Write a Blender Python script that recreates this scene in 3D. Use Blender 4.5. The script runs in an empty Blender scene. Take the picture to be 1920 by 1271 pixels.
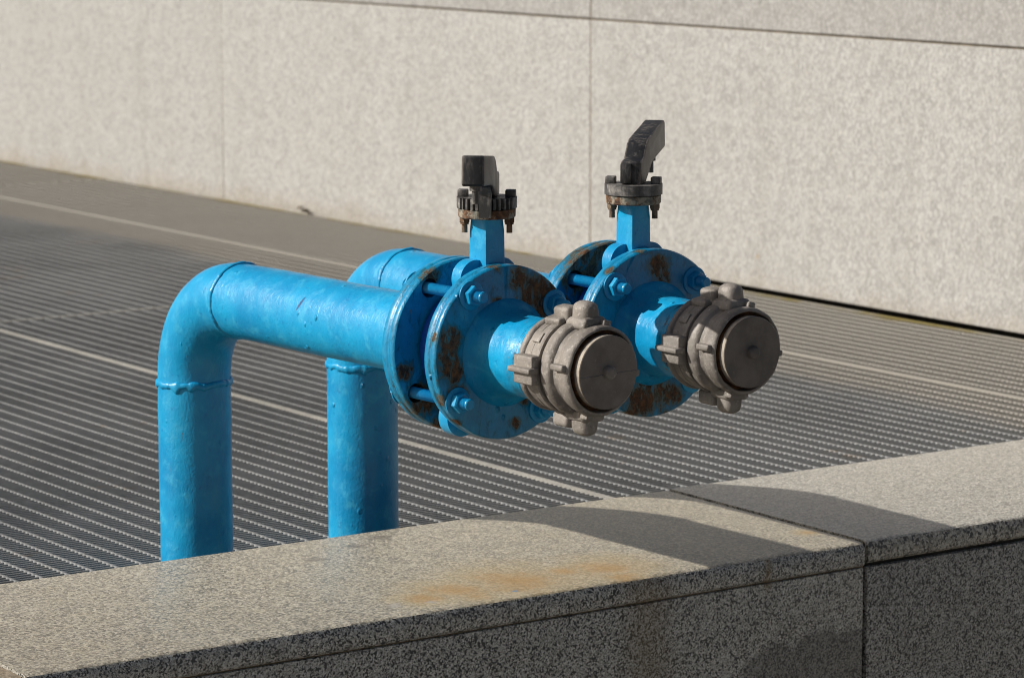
import bpy, bmesh, math, random
from mathutils import Vector, Matrix, noise
D = bpy.data
S = bpy.context.scene
COL = S.collection
PI = math.pi
R = math.radians
OZ = 1.35                      # camera height above the pavement in front of the kerb

# ------------------------------------------------------------------ camera, sky, sun, exposure
cam = D.cameras.new("camera"); camo = D.objects.new("camera", cam); COL.objects.link(camo); S.camera = camo
yaw, pit, rol = R(34.367), R(8.557), R(-0.116)
fw = Vector((math.sin(yaw)*math.cos(pit), math.cos(yaw)*math.cos(pit), -math.sin(pit)))
rt = Vector((math.cos(yaw), -math.sin(yaw), 0)); up = rt.cross(fw)
rt, up = rt*math.cos(rol)+up*math.sin(rol), -rt*math.sin(rol)+up*math.cos(rol)
camo.matrix_world = Matrix(((rt.x, up.x, -fw.x, 0), (rt.y, up.y, -fw.y, 0), (rt.z, up.z, -fw.z, OZ), (0, 0, 0, 1)))
cam.lens = 5996/1920*36; cam.sensor_width = 36; cam.sensor_fit = 'HORIZONTAL'
cam.clip_start = 0.1; cam.clip_end = 500
cam.dof.use_dof = True; cam.dof.focus_distance = 3.42; cam.dof.aperture_fstop = 14

SUN = Vector((-1.0, 0.545, 0.70)).normalized()      # towards the sun
w = D.worlds.new("World"); S.world = w; w.use_nodes = True
sky = w.node_tree.nodes.new("ShaderNodeTexSky"); sky.sky_type = 'NISHITA'; sky.sun_disc = False; sky.dust_density = 4.0; sky.air_density = 0.8
sky.sun_elevation = math.asin(SUN.z); sky.sun_rotation = math.atan2(SUN.x, SUN.y)
bg = w.node_tree.nodes["Background"]; w.node_tree.links.new(sky.outputs[0], bg.inputs[0]); bg.inputs[1].default_value = 0.055
sl = D.lights.new("sun", 'SUN'); sl.energy = 4.9; sl.angle = R(0.5); sl.color = (1.0, 0.955, 0.89)
so = D.objects.new("sun", sl); COL.objects.link(so); so.rotation_euler = SUN.to_track_quat('Z', 'Y').to_euler()
so.location = SUN*20
S.view_settings.view_transform = 'Standard'; S.view_settings.look = 'None'
S.cycles.filter_width = 1.05
S.view_settings.exposure = 0.14; S.view_settings.gamma = 1

# ------------------------------------------------------------------ node helpers
class NT:
    def __init__(s, name):
        s.m = D.materials.new(name); s.m.use_nodes = True; s.t = s.m.node_tree; s.n = s.t.nodes
        s.b = s.n["Principled BSDF"]
    def link(s, a, b): s.t.links.new(a, b)
    def put(s, sock, v):
        if isinstance(v, (int, float)): sock.default_value = v
        elif isinstance(v, tuple): sock.default_value = v if len(v) != 3 or sock.type == 'VECTOR' else v+(1,)
        else: s.link(v, sock)
    def coord(s, kind='Object'):
        return s.n.new("ShaderNodeTexCoord").outputs[kind]
    def mapv(s, v, scale=(1, 1, 1), loc=(0, 0, 0), rot=(0, 0, 0)):
        n = s.n.new("ShaderNodeMapping"); s.link(v, n.inputs[0]); n.inputs[3].default_value = scale
        n.inputs[1].default_value = loc; n.inputs[2].default_value = rot; return n.outputs[0]
    def noise(s, v, scale, detail=3, rough=.55, dist=0.0):
        n = s.n.new("ShaderNodeTexNoise"); s.link(v, n.inputs['Vector']); n.inputs['Scale'].default_value = scale
        n.inputs['Detail'].default_value = detail; n.inputs['Roughness'].default_value = rough
        n.inputs['Distortion'].default_value = dist; return n.outputs['Fac']
    def voro(s, v, scale, out='Color', feature='F1', rnd=1.0):
        n = s.n.new("ShaderNodeTexVoronoi"); s.link(v, n.inputs['Vector']); n.inputs['Scale'].default_value = scale
        n.feature = feature; n.inputs['Randomness'].default_value = rnd; return n.outputs[out]
    def math(s, op, a, b=0.0, c=0.0, clamp=False):
        n = s.n.new("ShaderNodeMath"); n.operation = op; n.use_clamp = clamp
        s.put(n.inputs[0], a); s.put(n.inputs[1], b); s.put(n.inputs[2], c); return n.outputs[0]
    def rng(s, v, a, b, c=0.0, d=1.0, smooth=True):
        n = s.n.new("ShaderNodeMapRange"); s.put(n.inputs[0], v)
        n.interpolation_type = 'SMOOTHSTEP' if smooth else 'LINEAR'
        for k, q in zip((1, 2, 3, 4), (a, b, c, d)): n.inputs[k].default_value = q
        return n.outputs[0]
    def mix(s, f, a, b, mode='MIX'):
        n = s.n.new("ShaderNodeMix"); n.data_type = 'RGBA'; n.blend_type = mode
        s.put(n.inputs[0], f); s.put(n.inputs[6], a); s.put(n.inputs[7], b); return n.outputs[2]
    def sep(s, v):
        n = s.n.new("ShaderNodeSeparateXYZ"); s.link(v, n.inputs[0]); return n.outputs
    def dist(s, v, p):
        n = s.n.new("ShaderNodeVectorMath"); n.operation = 'DISTANCE'; s.link(v, n.inputs[0]); n.inputs[1].default_value = p
        return n.outputs['Value']
    def bump(s, h, strength=1.0, distance=.001, prev=None):
        n = s.n.new("ShaderNodeBump"); n.inputs['Strength'].default_value = strength
        n.inputs['Distance'].default_value = distance; s.link(h, n.inputs['Height'])
        if prev is not None: s.link(prev, n.inputs['Normal'])
        return n.outputs[0]
    def blobs(s, v, pts):
        """max over soft balls (x, y, z, radius)"""
        acc = None
        for x, y, z, r in pts:
            f = s.rng(s.dist(v, (x, y, z)), r, 0.0, smooth=False)
            acc = f if acc is None else s.math('MAXIMUM', acc, f)
        return acc
    def fin(s, base=None, rough=None, metal=None, normal=None, coat=None, spec=None):
        for k, v in (('Base Color', base), ('Roughness', rough), ('Metallic', metal), ('Normal', normal), ('Coat Weight', coat), ('Specular IOR Level', spec)):
            if v is not None: s.put(s.b.inputs[k], v)
        return s.m

# ------------------------------------------------------------------ materials
def paint_mat(name, rust, deep=False, seed=0.0, gouge=None, band=None):
    k = NT(name); o = k.mapv(k.coord(), loc=(seed, seed*.7, seed*.3)); oo = k.coord()
    big = k.noise(o, 14, 4); mid = k.noise(o, 55, 5, .6, .4); fine = k.noise(o, 210, 3, .6)
    c = k.mix(k.rng(big, .32, .68), (.003, .226, .462), (.007, .308, .565))
    c = k.mix(k.rng(mid, .52, .72, 0, .52), c, (.045, .390, .590))            # chalky teal wear
    c = k.mix(k.rng(k.noise(k.mapv(o, scale=(1, 1, .22)), 48, 5, .68, .3), .54, .74, 0, .38), c, (.055, .36, .52))      # faded runs
    c = k.mix(k.rng(k.noise(o, 130, 2), .64, .72, 0, .5), c, (.004, .150, .37))
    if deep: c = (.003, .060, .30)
    body = k.blobs(oo, rust) if rust else None
    if rust: c = k.mix(k.rng(k.noise(o, 24, 5, .65), .30, .62, .15, .55), c, (.003, .120, .235))  # grimy tone that also paints the flanges darker, as shaded faces
    nz = k.math('ADD', k.math('MULTIPLY', k.noise(k.mapv(o, scale=(1, 1, .5)), 130, 7, .80, .5), 1.35), k.math('MULTIPLY', k.noise(o, 38, 2), .22))
    if body is not None:
        f = k.math('ADD', k.math('MULTIPLY', k.rng(body, 0, .75), .40), nz)
        halo = k.math('MAXIMUM', k.rng(f, .80, 1.0, 0, .8), k.rng(body, .15, .75, 0, .55))
        c = k.mix(halo, c, (.004, .085, .125))
        rm = k.rng(f, 1.085, 1.20)
        c = k.mix(k.rng(f, 1.0, 1.09, 0, .62), c, (.150, .115, .032))
        rcol = k.mix(k.rng(k.noise(o, 160, 4, .7), .35, .7), (.030, .014, .007), (.185, .075, .020))
        c = k.mix(rm, c, rcol)
    speck = k.math('MULTIPLY', k.rng(k.noise(k.mapv(o, scale=(1, 1, .5)), 85, 6, .72, .5), .685, .73), .85)
    c = k.mix(speck, c, (.17, .115, .03))
    chip = k.rng(k.noise(k.mapv(o, loc=(3, 1, 2)), 260, 2), .80, .83)
    c = k.mix(chip, c, (.02, .03, .05))
    if gouge:
        a, b = Vector(gouge[0]), Vector(gouge[1]); d = b-a
        vm = k.n.new("ShaderNodeVectorMath"); vm.operation = 'SUBTRACT'; k.link(oo, vm.inputs[0]); vm.inputs[1].default_value = a
        vd = k.n.new("ShaderNodeVectorMath"); vd.operation = 'DOT_PRODUCT'; k.link(vm.outputs[0], vd.inputs[0]); vd.inputs[1].default_value = d/d.length_squared
        tt = k.math('ADD', vd.outputs['Value'], 0.0, clamp=True)
        vs = k.n.new("ShaderNodeVectorMath"); vs.operation = 'SCALE'; vs.inputs[0].default_value = d; k.link(tt, vs.inputs['Scale'])
        v2 = k.n.new("ShaderNodeVectorMath"); v2.operation = 'DISTANCE'; k.link(vm.outputs[0], v2.inputs[0]); k.link(vs.outputs[0], v2.inputs[1])
        wd = k.math('MULTIPLY', k.math('MULTIPLY', tt, k.math('SUBTRACT', 1.0, tt)), .0085)
        gm = k.rng(k.math('SUBTRACT', v2.outputs['Value'], wd), .0004, -.0003)
        c = k.mix(gm, c, (.004, .055, .17))
    if band:
        py = k.math('MULTIPLY', k.sep(oo)[1], -1.0)
        bm_ = k.math('MULTIPLY', k.rng(py, band[0], band[0]+.006), k.rng(k.noise(k.mapv(oo, scale=(.35, 2.2, .35)), 150, 5, .75, .4), .50, .56))
        c = k.mix(k.math('MULTIPLY', bm_, .85), c, (.012, .035, .060))
        c = k.mix(k.math('MULTIPLY', k.rng(py, band[0]-.012, band[0]+.004), k.rng(k.noise(k.mapv(oo, loc=(4, 2, 0)), 85, 5, .7), .60, .68)), c, (.16, .15, .07))
    rough = k.rng(mid, .3, .75, .28, .50)
    if body is not None: rough = k.math('ADD', rough, k.math('MULTIPLY', rm, .4), clamp=True)
    n1 = k.bump(k.noise(o, 50, 3, .55, .4), .13, .004)
    n1 = k.bump(k.noise(k.mapv(o, scale=(1, 1, .55)), 190, 3, .6, .9), .36, .0018, n1)
    n1 = k.bump(k.math('MULTIPLY', k.rng(k.voro(k.mapv(o, scale=(1, 1, .8)), 52, 'Distance'), 0, .20, 1, 0), k.rng(k.noise(o, 40, 2), .50, .60)), .9, .0032, n1)   # dried drips and pimples
    if body is not None: n1 = k.bump(k.math('MULTIPLY', rm, k.noise(o, 320, 4, .7)), .8, .0015, n1)
    k.b.inputs['Coat Roughness'].default_value = .14
    return k.fin(c, rough, 0.0, n1, .10, .40)

def alu_mat(name):
    k = NT(name); o = k.coord()
    c = k.mix(k.rng(k.noise(o, 30, 4), .3, .7), (.152, .136, .119), (.252, .228, .202))
    c = k.mix(k.rng(k.noise(o, 170, 4, .7), .52, .72, 0, .6), c, (.42, .385, .345))
    c = k.mix(k.rng(k.noise(o, 120, 5, .7), .62, .74, 0, .75), c, (.10, .085, .07))
    c = k.mix(k.rng(k.voro(o, 90, 'Distance'), .0, .10, .8, 0), c, (.07, .055, .04))
    n = k.bump(k.noise(o, 300, 5, .7), .7, .0011)
    n = k.bump(k.noise(o, 60, 3), .5, .002, n)
    return k.fin(c, k.rng(k.noise(o, 90, 3), .3, .7, .5, .72), .12, n)

def disc_mat(name, crack):
    lo, hi = ((.110, .097, .086), (.172, .152, .135)) if crack else ((.088, .078, .069), (.140, .124, .110))
    k = NT(name); o = k.coord()
    c = k.mix(k.rng(k.noise(o, 35, 5, .6), .3, .7), lo, hi)
    c = k.mix(k.rng(k.noise(o, 150, 4, .7), .6, .75, 0, .5), c, (.26, .22, .18))
    c = k.mix(k.rng(k.noise(o, 80, 3), .70, .76, 0, .8), c, (.05, .035, .025))
    n = k.bump(k.noise(o, 280, 4, .65), .35, .0006)
    return k.fin(c, .55, .1, n)

def black_mat():
    k = NT("worn_black_paint"); o = k.coord()
    g = k.sep(k.n.new("ShaderNodeNewGeometry").outputs['Normal'])[2]
    wear = k.math('ADD', k.noise(o, 55, 6, .68, .3), k.math('MULTIPLY', k.noise(k.mapv(o, scale=(1, 1, .25)), 190, 4, .7), .55))
    c = k.mix(k.rng(wear, .70, 1.02, 0, .75), (.050, .049, .048), (.29, .272, .248))
    c = k.mix(k.rng(wear, .92, 1.04, 0, .8), c, (.34, .31, .28))
    n = k.bump(k.noise(o, 260, 4, .7), .4, .0008)
    return k.fin(c, k.rng(wear, .6, 1.0, .38, .7), 0.0, n)

def handle_mat(side=False):
    k = NT("faded_handle_side" if side else "weathered_black_handle"); o = k.coord()
    wear = k.math('ADD', k.noise(k.mapv(o, scale=(1, 1, .4)), 60, 6, .7, .3), k.math('MULTIPLY', k.noise(k.mapv(o, scale=(2, 2, .25)), 150, 4, .7), .5))
    c = k.mix(k.rng(wear, .62, .95, 0, .9), (.035, .032, .030), (.20, .178, .155)) if side else k.mix(k.rng(wear, .73, .98, 0, .75), (.012, .012, .013), (.12, .108, .098))
    c = k.mix(k.rng(wear, .96, 1.02, 0, .7), c, (.33, .30, .27))
    n = k.bump(k.noise(o, 240, 4, .7), .4, .0008)
    return k.fin(c, k.rng(wear, .6, 1.0, .42, .75), 0.0, n)

def rusty_mat(name, paint=.4):
    k = NT(name); o = k.coord()
    a = k.noise(o, 110, 5, .7, .4)
    c = k.mix(k.rng(a, .35, .65), (.045, .022, .010), (.205, .090, .030))
    c = k.mix(k.rng(k.noise(o, 55, 4, .6), .44, .60, 0, paint), c, (.12, .165, .155))
    c = k.mix(k.rng(k.noise(o, 75, 4, .7), .47, .60, 0, paint), c, (.34, .305, .235))
    return k.fin(c, .8, 0.0, k.bump(k.noise(o, 240, 5, .7), .7, .0012))

def granite(name, lo, mid, hi, grain, contrast, rough, coat, stains=(), rustface=(), flakes=0.0, bumpd=.0004, streak=None, dots=(), dk=.45, wallgrime=False, aniso=(1, 1, 1), dark_patch=()):
    k = NT(name); o = k.coord()
    wn = k.n.new("ShaderNodeTexNoise"); k.link(o, wn.inputs['Vector']); wn.inputs['Scale'].default_value = grain*1.5; wn.inputs['Detail'].default_value = 2
    wm = k.n.new("ShaderNodeVectorMath"); wm.operation = 'MULTIPLY_ADD'; k.link(wn.outputs['Color'], wm.inputs[0])
    wm.inputs[1].default_value = ((.75 if contrast > .9 else .38)/grain,)*3; k.link(k.mapv(o, loc=(.37, .11, .53), scale=aniso), wm.inputs[2])
    wv = wm.outputs[0]
    cell = k.sep(k.voro(wv, grain, 'Color'))
    cell2 = k.sep(k.voro(wv, grain*1.9, 'Color'))
    clus = k.noise(o, grain*.16, 3, .6)
    v = k.math('ADD', k.math('MULTIPLY', cell[0], .55), k.math('MULTIPLY', cell2[0], .45))
    c = k.mix(k.rng(v, .50-.30*contrast, .50+.30, smooth=False), tuple(q*(1-.42*contrast) for q in mid), hi)
    c = k.mix(k.math('MULTIPLY', k.rng(cell[1], .55, .95), .30), c, (mid[0]*1.10, mid[1]*1.02, mid[2]*.84))
    dv = k.math('ADD', k.math('MULTIPLY', cell[2], .8), k.math('MULTIPLY', clus, .4))
    c = k.mix(k.math('MULTIPLY', k.rng(dv, dk+.03, dk-.03), contrast), c, lo)
    dv2 = k.math('ADD', k.math('MULTIPLY', cell2[2], .9), k.math('MULTIPLY', clus, .2))
    c = k.mix(k.math('MULTIPLY', k.rng(dv2, .30, .22), contrast*.8), c, tuple(q*1.6 for q in lo))
    big = k.noise(o, 3.2, 4, .6)
    c = k.mix(k.rng(big, .3, .7, 0, .20), c, (mid[0]*.82, mid[1]*.80, mid[2]*.76))
    if stains:
        f = k.blobs(k.mapv(o, scale=(1, 1, .3)), [(x, y, z*.3, r) for x, y, z, r in stains])
        nn = k.math('ADD', k.math('ADD', f, k.math('MULTIPLY', k.math('SUBTRACT', cell[0], .5), .22)), k.math('MULTIPLY', k.math('SUBTRACT', k.noise(o, 22, 5, .65), .5), .75))
        c = k.mix(k.rng(nn, -.05, .62, 0, .34), c, (.52, .38, .16), 'MIX')
        c = k.mix(k.rng(nn, .50, 1.0, 0, .50), c, (.42, .205, .030))
    for (x, y, z, r, col) in dots:
        f = k.math('ADD', k.rng(k.dist(o, (x, y, z)), r, 0, smooth=False), k.math('MULTIPLY', k.math('SUBTRACT', k.noise(k.mapv(o, scale=(.35, 1.6, 1)), 75, 5, .75), .5), 2.0))
        c = k.mix(k.rng(f, .50, .85, 0, .62), c, col)
    if streak:
        for (x, half, z0, z1, amt) in streak:
            p = k.sep(o)
            fx = k.rng(k.math('ABSOLUTE', k.math('SUBTRACT', p[0], k.math('ADD', x, k.math('MULTIPLY', k.noise(o, 18, 3), .02)))), half, 0)
            fz = k.rng(p[2], z0, z1)
            c = k.mix(k.math('MULTIPLY', k.math('MULTIPLY', fx, fz), amt), c, (.16, .095, .022))
    if dark_patch:  # darkens ragged patches low on the front face
        f = k.math('ADD', k.blobs(o, dark_patch), k.math('MULTIPLY', k.math('SUBTRACT', k.noise(k.mapv(o, scale=(.6, 1, 1.4)), 16, 5, .65), .5), .55))
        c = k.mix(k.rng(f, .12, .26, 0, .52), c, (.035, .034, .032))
    if wallgrime:
        rr = k.n.new("ShaderNodeObjectInfo").outputs['Random']
        c = k.mix(k.rng(rr, 0, 1, 0, .12, False), c, (mid[0]*.62, mid[1]*.62, mid[2]*.62))
        c = k.mix(k.rng(k.noise(k.mapv(o, scale=(1, 5, .35)), 2.4, 5, .6), .45, .75, 0, .16), c, (.20, .185, .16))
        c = k.mix(k.rng(k.noise(o, 26, 4, .6), .35, .65, 0, .22), c, (mid[0]*1.25, mid[1]*1.25, mid[2]*1.25))
        zb = k.math('ADD', k.sep(o)[2], k.math('MULTIPLY', k.noise(k.mapv(o, scale=(1, 1, .3)), 7, 5, .65), .14))
        c = k.mix(k.rng(zb, ZG+.13, ZG+.05, 0, .34), c, (.235, .18, .11))
    n = k.bump(k.noise(o, grain*1.1, 3, .6), .35, bumpd)
    return k.fin(c, k.math('ADD', rough, k.math('MULTIPLY', k.math('SUBTRACT', cell[2], .5), .12)), 0.0, n, coat)

def steel_mat(name, tone, moss=False):
    k = NT(name); o = k.n.new('ShaderNodeNewGeometry').outputs['Position']
    p = k.sep(o)
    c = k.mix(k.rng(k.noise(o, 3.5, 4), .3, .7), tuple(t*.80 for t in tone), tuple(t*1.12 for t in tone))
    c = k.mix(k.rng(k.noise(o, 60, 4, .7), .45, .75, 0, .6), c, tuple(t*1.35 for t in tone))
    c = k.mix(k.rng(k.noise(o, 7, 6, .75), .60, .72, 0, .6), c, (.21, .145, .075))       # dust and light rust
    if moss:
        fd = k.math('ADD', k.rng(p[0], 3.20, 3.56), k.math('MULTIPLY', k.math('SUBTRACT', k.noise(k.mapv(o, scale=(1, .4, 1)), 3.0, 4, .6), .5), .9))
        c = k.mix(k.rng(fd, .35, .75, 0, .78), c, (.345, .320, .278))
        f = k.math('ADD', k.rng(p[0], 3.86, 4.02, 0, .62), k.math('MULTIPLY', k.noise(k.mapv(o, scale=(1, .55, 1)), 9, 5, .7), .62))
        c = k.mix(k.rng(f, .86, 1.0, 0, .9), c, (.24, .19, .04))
    return k.fin(c, k.rng(k.noise(o, 40, 3), .3, .7, .45, .65), .12, k.bump(k.noise(o, 180, 3), .3, .0008))

def plain(name, col, rough=.8, var=.25, scale=6, b=.002, bs=60):
    k = NT(name); o = k.coord()
    c = k.mix(k.rng(k.noise(o, scale, 5, .65), .3, .7), tuple(q*(1-var) for q in col), tuple(q*(1+var) for q in col))
    return k.fin(c, rough, 0.0, k.bump(k.noise(o, bs, 4, .65), .5, b))

# ------------------------------------------------------------------ mesh helpers
def link_mesh(name, bm, mats, parent=None, angle=38, smooth=True):
    bmesh.ops.remove_doubles(bm, verts=bm.verts, dist=1e-5)
    bmesh.ops.recalc_face_normals(bm, faces=bm.faces)
    if smooth:
        for f in bm.faces: f.smooth = True
        for e in bm.edges:
            if len(e.link_faces) == 2: e.smooth = e.calc_face_angle(0) < R(angle)
    me = D.meshes.new(name); bm.to_mesh(me); bm.free()
    for m in (mats if isinstance(mats, (list, tuple)) else [mats]): me.materials.append(m)
    ob = D.objects.new(name, me); COL.objects.link(ob)
    if parent is not None: ob.parent = parent
    return ob
def empty(name, loc, rz, label, cat, group=None):
    o = D.objects.new(name, None); COL.objects.link(o); o.location = loc; o.rotation_euler = (0, 0, rz)
    o.empty_display_size = .1; o['label'] = label; o['category'] = cat
    if group: o['group'] = group
    return o
def tag(o, label, cat, group=None):
    o['label'] = label; o['category'] = cat
    if group: o['group'] = group
    return o
def box(bm, x0, x1, y0, y1, z0, z1, bev=0.0, seg=2, mi=0):
    vs = [bm.verts.new((x, y, z)) for x in (x0, x1) for y in (y0, y1) for z in (z0, z1)]
    fs = [bm.faces.new([vs[i] for i in q]) for q in ((0, 1, 3, 2), (4, 6, 7, 5), (0, 4, 5, 1), (2, 3, 7, 6), (0, 2, 6, 4), (1, 5, 7, 3))]
    for f in fs: f.material_index = mi
    if bev > 0:
        es = list({e for f in fs for e in f.edges})
        r = bmesh.ops.bevel(bm, geom=es, offset=bev, segments=seg, profile=.5, affect='EDGES')
        return list({v for f in r['faces'] for v in f.verts} | {v for v in vs if v.is_valid})
    return vs
def lathe(bm, prof, seg=64, jit=None, cx=0.0, cz=0.0, a0=0.0):
    """profile (s, r): axis runs along -Y"""
    rings = []
    for s, r in prof:
        if r < 1e-6: rings.append([bm.verts.new((cx, -s, cz))])
        else:
            ring = []
            for i in range(seg):
                a = a0+2*PI*i/seg; rr = r+(jit(s, a, r) if jit else 0)
                ring.append(bm.verts.new((cx+rr*math.cos(a), -s, cz+rr*math.sin(a))))
            rings.append(ring)
    for A, B in zip(rings, rings[1:]):
        for i in range(seg):
            j = (i+1) % seg
            if len(A) == 1 and len(B) == 1: break
            if len(A) == 1: bm.faces.new((A[0], B[i], B[j]))
            elif len(B) == 1: bm.faces.new((A[i], B[0], A[j]))
            else: bm.faces.new((A[i], B[i], B[j], A[j]))
    return rings
def vlathe(bm, prof, seg=48, cx=0.0, cy=0.0, jit=None):
    """profile (z, r): vertical axis"""
    rings = []
    for z, r in prof:
        if r < 1e-6: rings.append([bm.verts.new((cx, cy, z))])
        else: rings.append([bm.verts.new((cx+(r+(jit(z, 2*PI*i/seg) if jit else 0))*math.cos(2*PI*i/seg), cy+(r+(jit(z, 2*PI*i/seg) if jit else 0))*math.sin(2*PI*i/seg), z)) for i in range(seg)])
    for A, B in zip(rings, rings[1:]):
        for i in range(seg):
            j = (i+1) % seg
            if len(A) == 1: bm.faces.new((A[0], B[i], B[j]))
            elif len(B) == 1: bm.faces.new((A[i], B[0], A[j]))
            else: bm.faces.new((A[i], B[i], B[j], A[j]))
def extrude_poly(bm, loops, axis_fn, d0, d1):
    """fill outer loop with holes, thick from d0 to d1; axis_fn(u, v, d) -> xyz"""
    va, vb = [], []
    ea, eb = [], []
    for lp in loops:
        A = [bm.verts.new(axis_fn(u, v, d0)) for u, v in lp]; B = [bm.verts.new(axis_fn(u, v, d1)) for u, v in lp]
        n = len(lp)
        for i in range(n):
            j = (i+1) % n
            bm.faces.new((A[i], A[j], B[j], B[i]))
            ea.append(bm.edges.get((A[i], A[j]))); eb.append(bm.edges.get((B[i], B[j])))
    bmesh.ops.triangle_fill(bm, use_beauty=True, edges=ea)
    bmesh.ops.triangle_fill(bm, use_beauty=True, edges=eb)
def circ(cx, cz, r, n): return [(cx+r*math.cos(2*PI*i/n), cz+r*math.sin(2*PI*i/n)) for i in range(n)]
def nz(v, s, amp): return noise.noise(Vector(v)*s)*amp

# ------------------------------------------------------------------ positions (relative to the camera, z = -OZ is pavement)
ZG = OZ-.87                    # top of the grating
ZC = OZ-.80                    # top of the coping
AX = OZ-.52                    # axis of the horizontal pipes
YF, YB = 2.815, 3.205          # front and back of the coping
XW = 4.035                     # face of the rear wall

# ------------------------------------------------------------------ ground and pit
m_pave = plain("paving_stone", (.27, .254, .225), .8, .2, 1.5)
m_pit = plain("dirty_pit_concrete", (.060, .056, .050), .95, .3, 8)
bm = bmesh.new()
box(bm, -40, 40, -40, YF+.03, -.35, 0)
link_mesh("pavement", bm, m_pave)["kind"] = "structure"
bm = bmesh.new()
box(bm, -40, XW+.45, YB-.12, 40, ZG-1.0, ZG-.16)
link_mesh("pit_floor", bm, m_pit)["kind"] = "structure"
bm = bmesh.new()
box(bm, -40, XW-.001, 10.194, 40, ZG-.15, ZG-.002)
box(bm, -40, .481, YB-.1, 10.194, ZG-.15, ZG-.0021)
link_mesh("path", bm, m_pave)["kind"] = "structure"
bm = bmesh.new()
box(bm, XW+.46, 60, -40, 60, -.3, ZC+.02)
link_mesh("ground", bm, m_pave)["kind"] = "structure"

# ------------------------------------------------------------------ low granite wall with coping
GR_LO, GR_MID, GR_HI = (.030, .029, .030), (.265, .250, .222), (.43, .41, .37)
Zs = ZC
m_top = granite("granite_coping_top", (.105, .096, .080), (.445, .402, .315), (.64, .58, .465), 360, .70, .42, .07, dk=.40,
                stains=((1.897, 2.885, Zs, .095), (1.85, 2.872, Zs, .06), (2.10, 2.883, Zs, .10), (2.05, 2.895, Zs, .06), (1.98, 2.885, Zs, .14), (2.41, 2.90, Zs, .026), (2.09, 2.835, Zs, .06), (1.90, 2.85, Zs, .05)),
                dots=((1.852, 3.108, Zs, .030, (.15, .125, .10)), (1.975, 3.17, Zs, .040, (.17, .14, .11)), (1.93, 3.14, Zs, .03, (.17, .14, .11)), (1.949, 2.845, Zs, .009, (.01, .25, .52)), (1.805, 2.862, Zs, .022, (.40, .37, .34)), (1.845, 2.853, Zs, .016, (.42, .39, .36))))
m_top2 = granite("granite_pale_coping_top", (.115, .110, .100), (.46, .44, .388), (.68, .65, .575), 360, .72, .42, .07, dk=.40)
FACE = dict(rough=.42, coat=.04)
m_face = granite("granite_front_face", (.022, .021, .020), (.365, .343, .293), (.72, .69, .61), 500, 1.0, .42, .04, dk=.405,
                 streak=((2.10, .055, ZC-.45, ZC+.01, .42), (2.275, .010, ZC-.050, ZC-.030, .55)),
                 dark_patch=((2.30, YF, ZC-.165, .075), (2.36, YF, ZC-.150, .07), (2.41, YF, ZC-.165, .08), (2.25, YF, ZC-.19, .06), (2.36, YF, ZC-.22, .12), (2.2, YF, ZC-.24, .10), (2.30, YF, ZC-.30, .14)))
m_face2 = granite("granite_dark_front_face", (.022, .021, .020), (.310, .292, .252), (.64, .61, .54), 500, 1.0, .42, .04, dk=.43)
m_edge2 = granite("granite_pale_front_edge", (.030, .028, .026), (.36, .33, .265), (.62, .58, .49), 330, 1.0, .42, .04, dk=.40)
m_tan = granite("granite_tan_coping", (.15, .12, .08), (.36, .29, .20), (.48, .40, .29), 330, .6, .5, .05)
m_mortar = plain("dark_joint_mortar", (.028, .024, .017), .9, .4, 30)
m_mortar2 = plain("sandy_joint_mortar", (.20, .15, .085), .95, .4, 40)
low = empty("low_wall", (2.0, 3.0, 0), 0, "low polished granite kerb wall with rust stained coping, in front of the steel grating", "wall")
def lowpart(name, bm, mats):
    ob = link_mesh(name, bm, mats, low); ob.matrix_parent_inverse = Matrix.Translation(low.location).inverted(); return ob
def slab(name, x0, x1, y0, y1, z0, z1, mats, label=None, chip=0.0018):
    """coping stone: arris slightly worn, dense front edge so the chips read"""
    bm = bmesh.new(); n = max(8, int((x1-x0)/.004)) if x1 > 1.2 and x0 < 3.4 else 4
    prof = [(y1, z0), (y1, z1-.003), (y1-.003, z1), (y0+.009, z1), (y0+.0035, z1-.0018), (y0, z1-.0075), (y0, z0+.003), (y0+.003, z0)]
    rows = []
    for i in range(n+1):
        x = x0+(x1-x0)*i/n; row = []
        for q, (y, z) in enumerate(prof):
            if n > 8 and q in (4, 5) and 2 < i < n-2:
                h = nz((x, q*3.1, 0), 90, chip)+nz((x, q, 5), 260, chip*.6)
                y += abs(h)*.8; z -= abs(h)*.5*(1 if q == 4 else .4)
            row.append(bm.verts.new((x, y, z)))
        rows.append(row)
    k = len(prof)
    for A, B in zip(rows, rows[1:]):
        for q in range(k):
            f = bm.faces.new((A[q], A[(q+1) % k], B[(q+1) % k], B[q])); f.material_index = 1 if q in (4, 5, 6, 7) else 0
    bm.faces.new(rows[0]).material_index = 1; bm.faces.new(rows[-1][::-1]).material_index = 1
    bmesh.ops.recalc_face_normals(bm, faces=bm.faces)
    ob = lowpart(name, bm, mats)
    if label: ob["label"] = label
    return ob
JX = 2.432
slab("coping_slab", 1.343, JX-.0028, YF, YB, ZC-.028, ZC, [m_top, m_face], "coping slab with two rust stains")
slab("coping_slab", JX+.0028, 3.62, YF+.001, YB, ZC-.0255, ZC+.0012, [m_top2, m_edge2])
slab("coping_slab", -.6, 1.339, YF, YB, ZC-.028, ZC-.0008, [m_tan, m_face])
slab("coping_slab", 3.624, XW+.40, YF, YB, ZC-.0265, ZC, [m_top2, m_edge2])
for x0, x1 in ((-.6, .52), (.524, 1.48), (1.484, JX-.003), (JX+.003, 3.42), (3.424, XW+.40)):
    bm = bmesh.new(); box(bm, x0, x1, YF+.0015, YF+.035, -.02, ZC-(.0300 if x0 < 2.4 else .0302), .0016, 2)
    lowpart("facing_panel", bm, m_face if x0 < 2.4 else m_face2)
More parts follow.
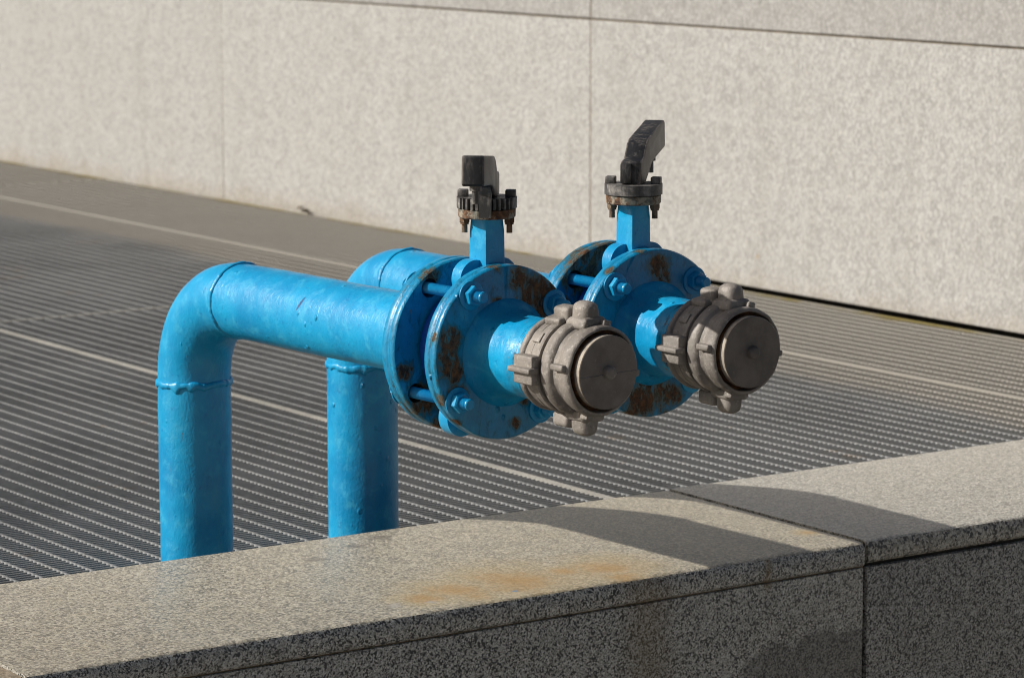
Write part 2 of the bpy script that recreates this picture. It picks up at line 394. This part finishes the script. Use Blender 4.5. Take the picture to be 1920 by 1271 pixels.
bm = bmesh.new(); box(bm, JX, XW+.40, YF+.009, YF+.05, -.02, ZC-.0262)
lowpart("mortar_joint", bm, m_mortar)
bm = bmesh.new(); box(bm, -.6, JX-.001, YF+.0055, YF+.05, -.02, ZC-.0284)
lowpart("mortar_joint", bm, m_mortar2)
bm = bmesh.new(); box(bm, -.6, XW+.40, YF+.06, YB-.008, -.02, ZC-.029)
lowpart("concrete_core", bm, m_mortar)

# ------------------------------------------------------------------ rear wall of big granite slabs
m_wall = granite("granite_wall_slab", (.215, .214, .209), (.356, .352, .338), (.480, .474, .456), 250, .74, .62, 0.0, bumpd=.0006, dk=.42, aniso=(1, 1, .62), wallgrime=True,
                 dots=((XW, 5.02, OZ-.80, .014, (.36, .26, .14)), (XW, 4.30, OZ-.66, .008, (.10, .10, .10)), (XW, 4.33, OZ-.60, .010, (.55, .54, .52))))
m_wall2 = granite("granite_upper_wall_slab", (.19, .188, .183), (.306, .300, .288), (.412, .405, .390), 250, .74, .62, 0.0, bumpd=.0006, dk=.42, aniso=(1, 1, .62), wallgrime=True)
m_wj = plain("wall_joint_mortar", (.175, .145, .105), .95, .3, 20)
wall = empty("granite_wall", (XW, 6.0, ZG), 0, "tall pale granite slab wall behind the blue pipes, with joints between big slabs", "wall")
def wallpart(name, bm, m):
    ob = link_mesh(name, bm, m, wall); ob.matrix_parent_inverse = Matrix.Translation(wall.location).inverted(); return ob
ZJ = OZ-.3435
g = .0028
ys = [2.36, 3.98, 5.600, 7.220, 8.84, 10.46, 12.08, 13.7]
for a, b in zip(ys, ys[1:]):
    bot = ZG+.0070 if b < 5.7 else ZG-.02
    gg = g*.6
    for z0, z1 in ((bot, ZJ-g), (ZJ+g*.6, ZJ+.54), (ZJ+.546, ZJ+1.08)):
        bm = bmesh.new(); box(bm, XW+random.Random(a+z0).uniform(0, .0012), XW+.04, a+gg, b-gg, z0, z1, .0012, 1)
        wallpart("stone_slab", bm, m_wall if z0 < ZJ else m_wall2)
bm = bmesh.new(); box(bm, XW+.006, XW+.045, 2.36, 13.7, ZG+.06, ZJ+1.08)
wallpart("mortar_joint", bm, m_wj)
m_wj2 = plain("pale_joint_filler", (.195, .165, .12), .95, .25, 30)
m_wj3 = plain("faint_joint_filler", (.285, .262, .225), .95, .2, 30)
for y in ys[1:-1]:
    for z0, z1 in ((ZG+.0070 if y < 5.7 else ZG-.02, ZJ-g), (ZJ+g*.6, ZJ+.54)):
        bm = bmesh.new(); box(bm, XW+.0012, XW+.0055, y-g*.6, y+g*.6, z0, z1)
        wallpart("vertical_joint", bm, m_wj2 if y < 6 else m_wj3)
bm = bmesh.new(); box(bm, XW+.046, XW+.40, 2.36, 13.7, ZG-.9, ZJ+1.08)
wallpart("wall_core", bm, m_mortar)
bm = bmesh.new(); box(bm, XW-.03, XW+.42, 2.34, 13.72, ZJ+1.083, ZJ+1.14, .004)
wallpart("wall_coping", bm, m_wall)

# ------------------------------------------------------------------ steel grating panels
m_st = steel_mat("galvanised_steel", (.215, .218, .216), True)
m_st2 = steel_mat("darker_galvanised_steel", (.155, .155, .152), True)  # darker tone for the farthest row of panels
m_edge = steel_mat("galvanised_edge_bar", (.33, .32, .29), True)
PX, PY = .0343, .0109
GRATE_MESH = {}
def grating(x0, x1, y0, y1, label, mat):
    # flat bars across the pit, twisted square rods welded over them
    t = empty("steel_grating_panel", ((x0+x1)/2, (y0+y1)/2, ZG), 0, label, "grating", "steel grating panels over the pit")
    cx, cy = (x0+x1)/2, (y0+y1)/2
    w_, l_ = x1-x0, y1-y0; key = (round(w_, 3), round(l_, 3))
    if key not in GRATE_MESH:
        bm = bmesh.new()
        ny = int((l_-.012)/PY)
        for j in range(1, ny+1):
            y = .006+j*PY-l_/2; box(bm, .004-w_/2, w_/2-.004, y-.0013, y+.0013, -.028, -.0002)
        me1 = link_mesh("bearing_bars", bm, mat, None, smooth=False)
        vs, fs = [], []; n = round(w_/PX); K = 6
        for i in range(1, n):
            x = w_*i/n-w_/2; rings = 0
            for j in range(0, ny*2+2):
                y = .006+(j/2)*PY-l_/2; node = j % 2 == 0
                if y > l_/2-.004: break
                r_, tw, zc = (.0034, .0, -.0025) if node else (.0029, .6+.5*(j % 4 == 1), -.0026)
                for q in range(K):
                    a_ = 2*PI*q/K+tw; vs.append((x+r_*math.cos(a_)*(1.05 if node else 1), y, zc+r_*math.sin(a_)))
                if rings:
                    o_ = len(vs)-2*K
                    for q in range(K): fs.append((o_+q, o_+(q+1) % K, o_+K+(q+1) % K, o_+K+q))
                rings += 1
        me = D.meshes.new("twisted_rods"); me.from_pydata(vs, [], fs); me.materials.append(mat)
        me.polygons.foreach_set("use_smooth", [True]*len(me.polygons))
        me2 = D.objects.new("twisted_rods", me); COL.objects.link(me2)
        GRATE_MESH[key] = (me1.data, me2.data); me1.parent = me2.parent = t
    else:
        for nm, me in zip(("bearing_bars", "twisted_rods"), GRATE_MESH[key]):
            ob = D.objects.new(nm, me); COL.objects.link(ob); ob.parent = t
    bm = bmesh.new()
    for q in ((x0+.0015, x0+.0065, y0+.002, y1-.002), (x1-.0065, x1-.0015, y0+.002, y1-.002), (x0+.0066, x1-.0066, y0+.0015, y0+.0058), (x0+.0066, x1-.0066, y1-.0058, y1-.0015)):
        box(bm, q[0]-cx, q[1]-cx, q[2]-cy, q[3]-cy, -.031, .0006)
    link_mesh("edge_frame", bm, m_edge, t, smooth=False)
    for o_ in t.children:
        if o_.name.startswith(('bearing', 'twisted')):
            o_.material_slots[0].link = 'OBJECT'; o_.material_slots[0].material = mat
    return t
xs = [.485, 1.515, 2.545, 3.575, XW-.016]
yr = [3.170, 5.510, 7.850, 10.19]
desc = {(1, 0): "grey steel grating panel under the near blue standpipe, against the kerb", (2, 0): "grey steel grating panel between the two bright edge bars, beside the kerb",
        (3, 0): "narrow steel grating strip along the wall foot at the right, beside a dark gap",
        (2, 1): "dusty steel grating panel beyond the cross seam, between the two bright edge bars", (3, 1): "narrow steel grating strip along the wall foot at left, mossy at the edge",
        (3, 2): "dark steel grating strip in the far upper left corner by the wall", (1, 1): "steel grating panel beyond the cross seam at the left edge", (0, 0): "steel grating panel left of the near standpipe, by the kerb end",
        (2, 2): "far steel grating panel at the upper left", (1, 2): "far steel grating panel further left of the edge bar"}
for (i, j), lab in desc.items():
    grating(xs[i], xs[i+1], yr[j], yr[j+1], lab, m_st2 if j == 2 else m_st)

# ------------------------------------------------------------------ the two blue inlets
m_alu = alu_mat("dusty_cast_aluminium"); m_black = black_mat(); m_hand = handle_mat(); m_hands = handle_mat(True)
m_rustp = rusty_mat("rusty_cast_plate", .75); m_rustn = rusty_mat("rusty_bolt_steel", .25)
m_rim = plain("pale_sunlit_lid_edge", (.31, .27, .22), .7, .45, 60, .0006, 200)  # lid side coloured paler so its sunlit crescent shows
m_gasket = rusty_mat("rusty_cap_groove", 0.0)

def tube_path(zb, ax, Rr, send):
    pts = []
    for i in range(60): pts.append((Vector((0, 0, zb+(ax-Rr-zb)*i/60)), Vector((0, 0, 1))))
    for i in range(33):
        a = PI/2*i/32; pts.append((Vector((0, -Rr+Rr*math.cos(a), ax-Rr+Rr*math.sin(a))), Vector((0, -math.sin(a), math.cos(a)))))
    for i in range(1, 61): pts.append((Vector((0, -Rr-(send-Rr)*i/60, ax)), Vector((0, -1, 0))))
    return pts
def build_pipe(path, r, seed):
    bm = bmesh.new(); rings = []; N = 72
    for p, t in path:
        sx = Vector((1, 0, 0)); sy = t.cross(sx); ring = []
        for i in range(N):
            a = 2*PI*i/N; d = sx*math.cos(a)+sy*math.sin(a)
            rr = r+noise.noise((p+d*r)*14+Vector((seed, 0, 0)))*.0007+noise.noise((p+d*r)*45+Vector((0, seed, 0)))*.00035
            ring.append(bm.verts.new(p+d*rr))
        rings.append(ring)
    for A, B in zip(rings, rings[1:]):
        for i in range(N): bm.faces.new((A[i], A[(i+1) % N], B[(i+1) % N], B[i]))
    return bm
def weld(center, t, r, seed, drip=0.0, wgt=1.0):
    bm = bmesh.new(); N, M = 150, 10; sx = Vector((1, 0, 0)); sy = t.cross(sx); rings = []
    for i in range(N):
        a = 2*PI*i/N; d = sx*math.cos(a)+sy*math.sin(a)
        lump = noise.noise(Vector((math.cos(a)*5+seed, math.sin(a)*5, 0)))+.6*noise.noise(Vector((math.cos(a)*14, math.sin(a)*14, seed)))
        off = noise.noise(Vector((math.cos(a)*3, seed, math.sin(a)*3)))*.0025
        ra = (.0050+.0016*lump)*wgt; dr = drip*max(0, noise.noise(Vector((math.cos(a)*4, math.sin(a)*4, seed+9))))
        ring = []
        for j in range(M):
            b = 2*PI*j/M
            ring.append(bm.verts.new(center+d*(r-.0005+ra*.72*math.cos(b))+t*(off-dr*.5+(ra+dr)*math.sin(b))))
        rings.append(ring)
    for i in range(N):
        A, B = rings[i], rings[(i+1) % N]
        for j in range(M): bm.faces.new((A[j], A[(j+1) % M], B[(j+1) % M], B[j]))
    return bm

def flange_bm(s_back, s_front, rout, bore, holes, hr, ax):
    """plate with bolt holes, worn double rim"""
    bm = bmesh.new(); n = 120
    fn = lambda u, v, d: (u, -d, ax+v)
    loops = [circ(0, 0, rout-.0016, n), circ(0, 0, bore, 64)]+[circ(hx, hz, hr, 20) for hx, hz in holes]
    extrude_poly(bm, loops, fn, s_back, s_front)
    # rim skin just outside the plate: small chamfers and a shallow groove
    wdt = s_front-s_back
    pr = [(s_back, rout-.0016), (s_back+.0014, rout-.0002), (s_back+wdt*.42, rout), (s_back+wdt*.48, rout-.0011), (s_back+wdt*.56, rout-.0011), (s_back+wdt*.62, rout+.0002), (s_front-.0014, rout-.0001), (s_front, rout-.0016)]
    lathe(bm, pr, n, jit=lambda s, a, r: noise.noise(Vector((math.cos(a)*4, s*60, math.sin(a)*4)))*.0005, cz=ax)
    # drop the plain side wall of the plate outline (replaced by the rim)
    kill = [f for f in bm.faces if len(f.verts) == 4 and abs(f.normal.y) < .1 and all(abs(math.hypot(v.co.x, v.co.z-ax)-(rout-.0016)) < 1e-6 for v in f.verts)]
    bmesh.ops.delete(bm, geom=kill, context='FACES_ONLY')
    return bm

def ring_block(bm, ax, ang, s0, s1, r0, r1, wid, bev, seg=3, taper=1.0):
    """casting lug: box along the radius at angle ang"""
    b2 = bmesh.new(); vs = box(b2, -wid/2, wid/2, -s1, -s0, r0, r1)
    for v in b2.verts:
        if v.co.z > (r0+r1)/2: v.co.x *= taper
    bmesh.ops.bevel(b2, geom=list(b2.edges), offset=bev, segments=seg, profile=.5, affect='EDGES')
    m = Matrix.Translation((0, 0, ax)) @ Matrix.Rotation(-(ang-PI/2), 4, 'Y')
    for v in b2.verts: v.co = m @ v.co
    tmp = D.meshes.new("t"); b2.to_mesh(tmp); b2.free(); bm.from_mesh(tmp); D.meshes.remove(tmp)
def roughen(bm, amp, sc, seed=0):
    for v in bm.verts:
        c = v.co*sc+Vector((seed, 0, 0)); v.co += Vector((noise.noise(c), noise.noise(c+Vector((7, 0, 0))), noise.noise(c+Vector((0, 9, 0)))))*amp

def build_inlet(origin, theta, L, boltrot, bcr, lever_fwd, postx, tipdz, rust_front, rust_rear, label, seed, crack, gouge=None):
    t = empty("fire_water_inlet", (origin[0], origin[1], ZG), theta, label, "water pipe", "blue fire water inlet pipes")
    ax = AX-ZG
    mp = paint_mat("blue_pipe_paint", None, seed=seed, gouge=gouge)
    mn = paint_mat("blue_neck_paint", None, seed=seed+1, band=(L+.062,)); mn.node_tree.nodes['Principled BSDF'].inputs['Coat Weight'].default_value = 0.0; mn.node_tree.nodes['Principled BSDF'].inputs['Specular IOR Level'].default_value = .25
    mf = paint_mat("blue_rusted_flange_paint", rust_front, seed=seed+2)
    mr = paint_mat("blue_rusted_rear_flange_paint", rust_rear, seed=seed+4)
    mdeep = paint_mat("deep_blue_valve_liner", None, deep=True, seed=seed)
    P = lambda name, bm, m, par=t, ang=38: link_mesh(name, bm, m, par, ang)
    pr_, Rr = .0447, .105
    s_rf0, s_rf1, s_ff0 = L-.096, L-.0735, L-.0205
    path = tube_path(-.15, ax, Rr, s_rf0+.004)
    pipe = P("pipe", build_pipe(path, pr_, seed), mp)
    P("weld_bead", weld(Vector((0, 0, ax-Rr-.006)), Vector((0, 0, 1)), pr_, seed, .005, .80), mp, pipe, 80)
    P("weld_bead", weld(Vector((0, -Rr-.004, ax)), Vector((0, -1, 0)), pr_, seed+3, .0020, .72), mp, pipe, 80)
    bm = bmesh.new()
    lathe(bm, [(s_rf0-.016, pr_-.0008), (s_rf0-.011, pr_+.0016), (s_rf0-.005, pr_+.0048), (s_rf0+.001, pr_+.010)], 72, lambda s, a, r: noise.noise(Vector((math.cos(a)*6, s*90, math.sin(a)*6)))*.0016, cz=ax)
    P("weld_bead", bm, mp, pipe, 80)
    holes = [(bcr*math.cos(R(a+boltrot)), bcr*math.sin(R(a+boltrot))) for a in (45, 135, 225, 315)]
    # ---- flanges
    rear = P("rear_flange", flange_bm(s_rf0, s_rf1, .0945, pr_-.006, holes, .0105, ax), mr, t, 50)
    front = P("front_flange", flange_bm(s_ff0, L, .0935, .036, holes, .0095, ax), mf, t, 50)
    bm = bmesh.new()
    lathe(bm, [(L-.002, .0585), (L+.0018, .0572), (L+.005, .0535), (L+.009, .0492), (L+.014, .0462), (L+.020, .0444), (L+.027, .0437), (L+.050, .0432), (L+.054, .0434), (L+.056, .0424), (L+.092, .0422)], 80,
          lambda s, a, r: noise.noise(Vector((math.cos(a)*5, s*60, math.sin(a)*5+seed)))*.0006, cz=ax)
    P("outlet_neck", bm, mn, front, 60)
    # ---- wafer valve between the flanges
    bm = bmesh.new()
    lathe(bm, [(L-.0715, .040), (L-.0715, .060), (L-.068, .0635), (L-.030, .0635), (L-.023, .0600), (L-.022, .040)], 72, cz=ax)
    vs0 = L-.034
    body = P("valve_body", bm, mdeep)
    for a in (103, 77, 243, 297):
        bm = bmesh.new()
        lx, lz = .079*math.cos(R(a)), .079*math.sin(R(a)); rr = .0205
        out = [(lx+rr*math.cos(R(a+q)), lz+rr*math.sin(R(a+q))) for q in range(-95, 96, 10)]
        dx, dz = math.cos(R(a)), math.sin(R(a))
        out += [(out[-1][0]-dx*.026, out[-1][1]-dz*.026), (out[0][0]-dx*.026, out[0][1]-dz*.026)]
        extrude_poly(bm, [out, circ(lx, lz, .0105, 20)], lambda u, v, d: (u, -d, ax+v), vs0-.012+.001*(a > 90), vs0+.004+.0007*(a > 90))
        P("lug", bm, mp, body, 50)
    # ---- square stem housing, turning round at the top
    px, py = postx, -(vs0)
    bm = bmesh.new(); rings = []
    for z, sq, hw in ((.052, 0, .0150), (.125, 0, .0142), (.1275, .03, .0142), (.133, .45, .0150), (.138, .8, .0158), (.1435, 1, .0163)):
        ring = []
        for i in range(48):
            a = 2*PI*i/48; c, s_ = math.cos(a), math.sin(a); k = 1/max(abs(c), abs(s_)); k = min(k, 1.33)
            rad = hw*(k*(1-sq)+sq*1.06); ring.append(bm.verts.new((px+rad*c*.92, py+rad*s_*1.06, ax+z)))
        rings.append(ring)
    for A, B in zip(rings, rings[1:]):
        for i in range(48): bm.faces.new((A[i], A[(i+1) % 48], B[(i+1) % 48], B[i]))
    post = P("stem_housing", bm, mp, t, 30)
    # ---- top plate, notch plate, bolts, lever
    zt = ax+.1415; rot = Matrix.Translation((px, py, 0)) @ Matrix.Rotation(R(-43 if lever_fwd else 132.8), 4, 'Z')
    # local +X of this frame runs along the ears, +Y away from the lever
    def place(bm):
        for v in bm.verts: v.co = rot @ v.co
        return bm
    bm = bmesh.new(); vlathe(bm, [(zt, 0), (zt, .0293), (zt+.0012, .0305), (zt+.0090, .0308), (zt+.0098, .030), (zt+.0098, 0)], 56, jit=lambda z, a: noise.noise(Vector((math.cos(a)*3, math.sin(a)*3, z*50+seed)))*.0004)
    P("mounting_plate", place(bm), m_rustp, post)
    bm = bmesh.new(); zn = zt+.0105; n = 240; tops, bots = [], []
    for i in range(n):
        a = 2*PI*i/n; da = (math.degrees(a)+180) % 360-180+90          # teeth centred on -Y (under the lever)
        da = (da+180) % 360-180; r = .0322
        if abs(da) < 62 and (da+62) % 11.3 > 5.6: r = .0275
        tops.append((r*math.cos(a), r*math.sin(a)))
    extrude_poly(bm, [tops, circ(0, 0, .006, 20)], lambda u, v, d: (u, v, d), zn, zn+.0115)
    for sgn in (-1, 1):
        b2 = bmesh.new(); box(b2, .0255*sgn-.0055, .0255*sgn+.0055, -.0062, .0062, zn+.0105, zn+.0192, .0012, 2)
        tmp = D.meshes.new("t"); b2.to_mesh(tmp); b2.free(); bm.from_mesh(tmp); D.meshes.remove(tmp)
    P("notch_plate", place(bm), m_black, post, 30)
    for sgn in (-1, 1):
        bm = bmesh.new(); x = .0240*sgn
        bmesh.ops.create_cone(bm, cap_ends=True, segments=6, radius1=.0058, radius2=.0058, depth=.0052, matrix=Matrix.Translation((x, 0, zt-.0030)))
        bmesh.ops.create_cone(bm, cap_ends=True, segments=18, radius1=.0046, radius2=.0046, depth=.0020, matrix=Matrix.Translation((x, 0, zt-.0066)))
        bmesh.ops.create_cone(bm, cap_ends=True, segments=18, radius1=.0032, radius2=.0031, depth=.0120, matrix=Matrix.Translation((x, 0, zt-.0105)))
        P("plate_bolt", place(bm), m_rustn, post)
    # lever: hub, rising arm, square grip (side outline extruded); points are (reach, height)
    zl = zn+.0122; bm = bmesh.new()
    prof = [(-.0165, 0), (-.0165, .0235), (-.0150, .0250), (-.001, .0262), (.006, .029), (.022, .0420), (.032, .0460), (.1370, .0585), (.1400, .0562), (.1425, .0300), (.1400, .0272), (.072, .0200), (.052, .0165), (.034, .0080), (.018, .0010), (.016, 0)]
    hw = .0118
    prof = [(u, v+tipdz*max(0, (u-.02)/.12)) for u, v in prof]
    A = [bm.verts.new((-hw, -u, zl+v)) for u, v in prof]; B = [bm.verts.new((hw, -u, zl+v)) for u, v in prof]
    for i in range(len(prof)): j = (i+1) % len(prof); bm.faces.new((A[i], A[j], B[j], B[i]))
    fa = bm.faces.new(A); fb = bm.faces.new(B[::-1]); fa.material_index = fb.material_index = 1
    bmesh.ops.recalc_face_normals(bm, faces=bm.faces)
    rb_ = bmesh.ops.bevel(bm, geom=[e for f in (fa, fb) for e in f.edges], offset=.0020, segments=2, profile=.5, affect='EDGES')
    for f in rb_['faces']: f.material_index = 1
    box(bm, -.0010, .0116, .0160, .0196, zl+.0006, zl+.0228, .0012, 2)
    lever = P("lever_handle", place(bm), [m_hand, m_hands], post, 28)
    # latch blade hanging from the lever into the teeth, its spring bolt
    bm = bmesh.new()
    tp = [(.0325, -.0190), (.0315, .004), (.029, .018), (.036, .024), (.050, .028), (.066, .024), (.062, .018), (.049, .016), (.0425, .006), (.0415, -.0190)]
    A = [bm.verts.new((-.0045, -u, zl+v)) for u, v in tp]; B = [bm.verts.new((.0085, -u, zl+v)) for u, v in tp]
    for i in range(len(tp)): j = (i+1) % len(tp); bm.faces.new((A[i], A[j], B[j], B[i]))
    bm.faces.new(A); bm.faces.new(B[::-1])
    P("latch_blade", place(bm), m_black, lever, 28)
    bm = bmesh.new()
    bmesh.ops.create_cone(bm, cap_ends=True, segments=16, radius1=.0062, radius2=.0062, depth=.007, matrix=Matrix.Translation((-.002, -.098, zl+.0190)))
    bmesh.ops.create_cone(bm, cap_ends=True, segments=16, radius1=.0038, radius2=.0038, depth=.016, matrix=Matrix.Translation((-.002, -.098, zl+.0100)))
    P("latch_spring", place(bm), m_black, lever)
    # ---- studs, nuts and washers
    rng = random.Random(int(seed*10))
    for hx, hz in holes:
        bm = bmesh.new(); r0 = .0062; s0, s1 = s_rf0-.020, L+.0235; pr = [(s0, 0), (s0, r0-.001)]; s = s0+.0008
        while s < s1-.0016: pr += [(s, r0-.0007), (s+.0007, r0)]; s += .0014
        pr += [(s1-.0010, r0-.0003), (s1, r0-.0013), (s1, 0)]
        lathe(bm, pr, 20, cx=hx, cz=ax+hz)
        st = P("stud_bolt", bm, mp, t, 25)
        for sgn, s in ((1, L), (-1, s_rf0)):
            bm = bmesh.new(); a0 = rng.uniform(0, PI/3)
            lathe(bm, [(s+sgn*.0103, .0062), (s+sgn*.0108, .0098), (s+sgn*.0098, .0113), (s+sgn*.0026, .0113), (s+sgn*.0020, .0100), (s+sgn*.0020, .0062)], 6, cx=hx, cz=ax+hz, a0=a0)
            P("nut", bm, mp, st, 20)
            bm = bmesh.new()
            lathe(bm, [(s, .0064), (s, .0152), (s+sgn*.0004, .0156), (s+sgn*.0016, .0156), (s+sgn*.0021, .0150), (s+sgn*.0021, .0064)], 40, cx=hx, cz=ax+hz)
            P("washer", bm, mp, st, 40)
    # ---- cast coupling with lugs and the blanking cap
    jit = lambda s, a, r: noise.noise(Vector((math.cos(a)*3+seed, s*40, math.sin(a)*3)))*.0005
    bm = bmesh.new()
    lathe(bm, [(L+.083, .0420), (L+.083, .0480), (L+.0845, .0502), (L+.088, .0508), (L+.0905, .0496), (L+.0915, .0478), (L+.098, .0484), (L+.112, .0500), (L+.1155, .0510), (L+.1175, .0500), (L+.118, .0440)], 96, jit, cz=ax)
    for a in (180, 0):
        ring_block(bm, ax, R(a), L+.088, L+.119, .045, .0585, .030, .0020)
        ring_block(bm, ax, R(a), L+.084, L+.121, .050, .0640, .0080, .0020, taper=.7)
    for a in (102, 282): ring_block(bm, ax, R(a), L+.094, L+.120, .046, .0545, .026, .003)
    for a in (140, 60, 318):
        ring_block(bm, ax, R(a), L+.099, L+.111, .046, .0516, .0120, .0012, 2)
    lathe(bm, [(L+.1010, .0486), (L+.1015, .0493), (L+.1030, .0493), (L+.1035, .0488)], 96, None, cz=ax)
    roughen(bm, .0004, 130, seed)
    coup = P("hose_coupling", bm, m_alu, t, 42)
    bm = bmesh.new()
    lathe(bm, [(L+.1185, .0445), (L+.1195, .0478), (L+.1225, .0497), (L+.1275, .0503), (L+.1325, .0498), (L+.1355, .0478), (L+.1368, .0452), (L+.1405, .0440), (L+.1440, .0446), (L+.1462, .0462), (L+.1500, .0470), (L+.1570, .0472), (L+.1610, .0466), (L+.1632, .0450), (L+.1636, .0434), (L+.1628, .0424), (L+.1530, .0420), (L+.1525, .037)], 96, jit, cz=ax)
    for a in (91, 268):
        ring_block(bm, ax, R(a), L+.122, L+.1490, .042, .0702, .0245, .0088, 5, .84)      # claw dome
        ring_block(bm, ax, R(a), L+.119, L+.1520, .042, .0545, .034, .0040, 3, .78)
        ring_block(bm, ax, R(a+(6 if a < 180 else -6)), L+.099, L+.1250, .048, .0640, .0195, .0045, 4, .88)
        ring_block(bm, ax, R(a-13), L+.146, L+.158, .044, .0525, .010, .0018)
    for a in (172, 352): ring_block(bm, ax, R(a), L+.140, L+.160, .044, .0525, .0085, .0020, 2, .8)
    for a in (35, 320): ring_block(bm, ax, R(a), L+.128, L+.146, .044, .0520, .012, .003)
    roughen(bm, .0005, 110, seed+5)
    cap = P("blanking_cap", bm, m_alu, t, 42)
    bm = bmesh.new(); lathe(bm, [(L+.1533, .0419), (L+.1536, .0387)], 80, cz=ax)
    lathe(bm, [(L+.1534, .0388), (L+.1640, .0390)], 80, cz=ax)
    P("rusty_groove", bm, m_gasket, cap)
    bm = bmesh.new()
    if crack:   # thin cast line across the lid
        pr2 = [(L+.1540, .0384), (L+.1708, .0384), (L+.1716, .0377)]
    else: pr2 = [(L+.1540, .0384), (L+.1708, .0384), (L+.1716, .0377)]
    bmesh.ops.recalc_face_normals(bm, faces=bm.faces); lathe(bm, pr2+[(L+.1716, .030), (L+.1714, .015), (L+.1716, 0)], 96, cz=ax)
    for f in bm.faces:
        if abs(f.calc_center_median().y+L+.1624) < .006 and math.hypot(f.calc_center_median().x, f.calc_center_median().z-ax) > .0375: f.material_index = 1
    lid = P("cap_lid", bm, [disc_mat("grey_cap_lid", crack), m_rim], cap)
    bm = bmesh.new(); lathe(bm, [(L+.1712, .0072), (L+.1760, .0068), (L+.1776, .0058), (L+.1780, .0035), (L+.1780, 0)], 32, cz=ax)
    rivet = P("rivet", bm, m_alu if crack else disc_mat("dark_rivet", False), lid, 50)
    if crack:
        bm = bmesh.new()
        for x0, x1 in ((-.0380, -.0070), (.0068, .0378)):
            k = 14; vs = []
            for i in range(k+1):
                x = x0+(x1-x0)*i/k; z = ax-.002+x*.02+nz((x, 0, 0), 150, .0008)
                vs.append((bm.verts.new((x, -(L+.17155), z-.00055)), bm.verts.new((x, -(L+.1722), z)), bm.verts.new((x, -(L+.17155), z+.00055))))
            for a, b in zip(vs, vs[1:]): bm.faces.new((a[0], a[1], b[1], b[0])); bm.faces.new((a[1], a[2], b[2], b[1]))
        P("seam_line", bm, m_alu, lid)
    return t

def face_blobs(L, pts, ax=AX-ZG, rim=()): return [(x, -L, ax+z, r) for x, z, r in pts]+[(.0935*math.cos(R(a)), -L+.006, ax+.0935*math.sin(R(a)), r) for a, r in rim]
Ln, Lf = .624, .602
rf_near = face_blobs(Ln, [(-.075, .020, .026), (-.070, -.012, .028), (-.066, -.040, .024), (-.078, .005, .02), (.040, .062, .034), (.058, .055, .026), (.018, .078, .022), (.048, .040, .018), (-.012, .055, .010), (.060, -.060, .024), (.012, -.078, .012), (.025, -.052, .012), (.070, -.02, .02)], rim=((97, .013), (80, .010), (208, .014), (228, .010), (165, .009)))
rr_near = face_blobs(Ln-.0735, [(-.055, -.055, .034), (-.080, -.022, .016), (-.030, -.084, .024), (-.045, .077, .020)])
rf_far = face_blobs(Lf, [(.006, .074, .024), (.014, .060, .018), (-.015, -.072, .034), (.012, -.070, .028), (.03, -.072, .02), (-.030, .035, .008), (-.038, -.03, .02)], rim=((100, .012), (128, .011), (282, .014), (250, .014)))
rr_far = face_blobs(Lf-.0735, [(-.040, .070, .040), (-.012, .082, .03), (-.055, .056, .028), (-.07, .03, .016)])
GOUGE = ((-0.0435, -0.2885, 0.3612), (-0.0351, -0.298, 0.378))
build_inlet((1.855, 3.40), R(3.34), Ln, -9.5, .0800, True, .001, -.003, rf_near, rr_near,
            "nearer blue pipe with black lever pointing at the viewer and a seam across its lid", 1.3, True, GOUGE)
build_inlet((2.096, 3.40), R(0.7), Lf, -1.0, .0780, False, -.003, 0.0, rf_far, rr_far,
            "farther blue pipe with black lever rising away from the viewer and a plain lid", 6.1, False)

# ------------------------------------------------------------------ dry leaves caught at the wall foot
m_leaf = plain("dry_leaf", (.085, .055, .022), .85, .5, 40, .001, 120)
bm = bmesh.new(); rg = random.Random(4)
for i in range(9):
    c = Vector((rg.uniform(-.012, .012), rg.uniform(-.055, .055)*(.5+i/9), rg.uniform(.004, .014))); a = rg.uniform(0, 6.28); L_ = rg.uniform(.018, .034)
    rows = []
    for q in range(6):
        u = q/5; wq = L_*.34*math.sin(PI*min(1, u*.95+.03)); d = Vector((math.cos(a), math.sin(a), 0)); n_ = Vector((-d.y, d.x, 0))
        p = c+d*(u-.5)*L_+Vector((0, 0, .010*math.sin(PI*u)*rg.uniform(.5, 1)))
        rows.append([bm.verts.new(p-n_*wq+Vector((0, 0, .005))), bm.verts.new(p), bm.verts.new(p+n_*wq+Vector((0, 0, .004)))])
    for A, B in zip(rows, rows[1:]):
        for q in range(2): bm.faces.new((A[q], A[q+1], B[q+1], B[q]))
lf = link_mesh("leaf_clump", bm, m_leaf, None, 80); lf.location = (XW-.022, 6.78, ZG+.001); lf.scale = (.7, .8, .6)
tag(lf, "small dark brown clump of dry leaves on the grating at the wall foot", "leaves")
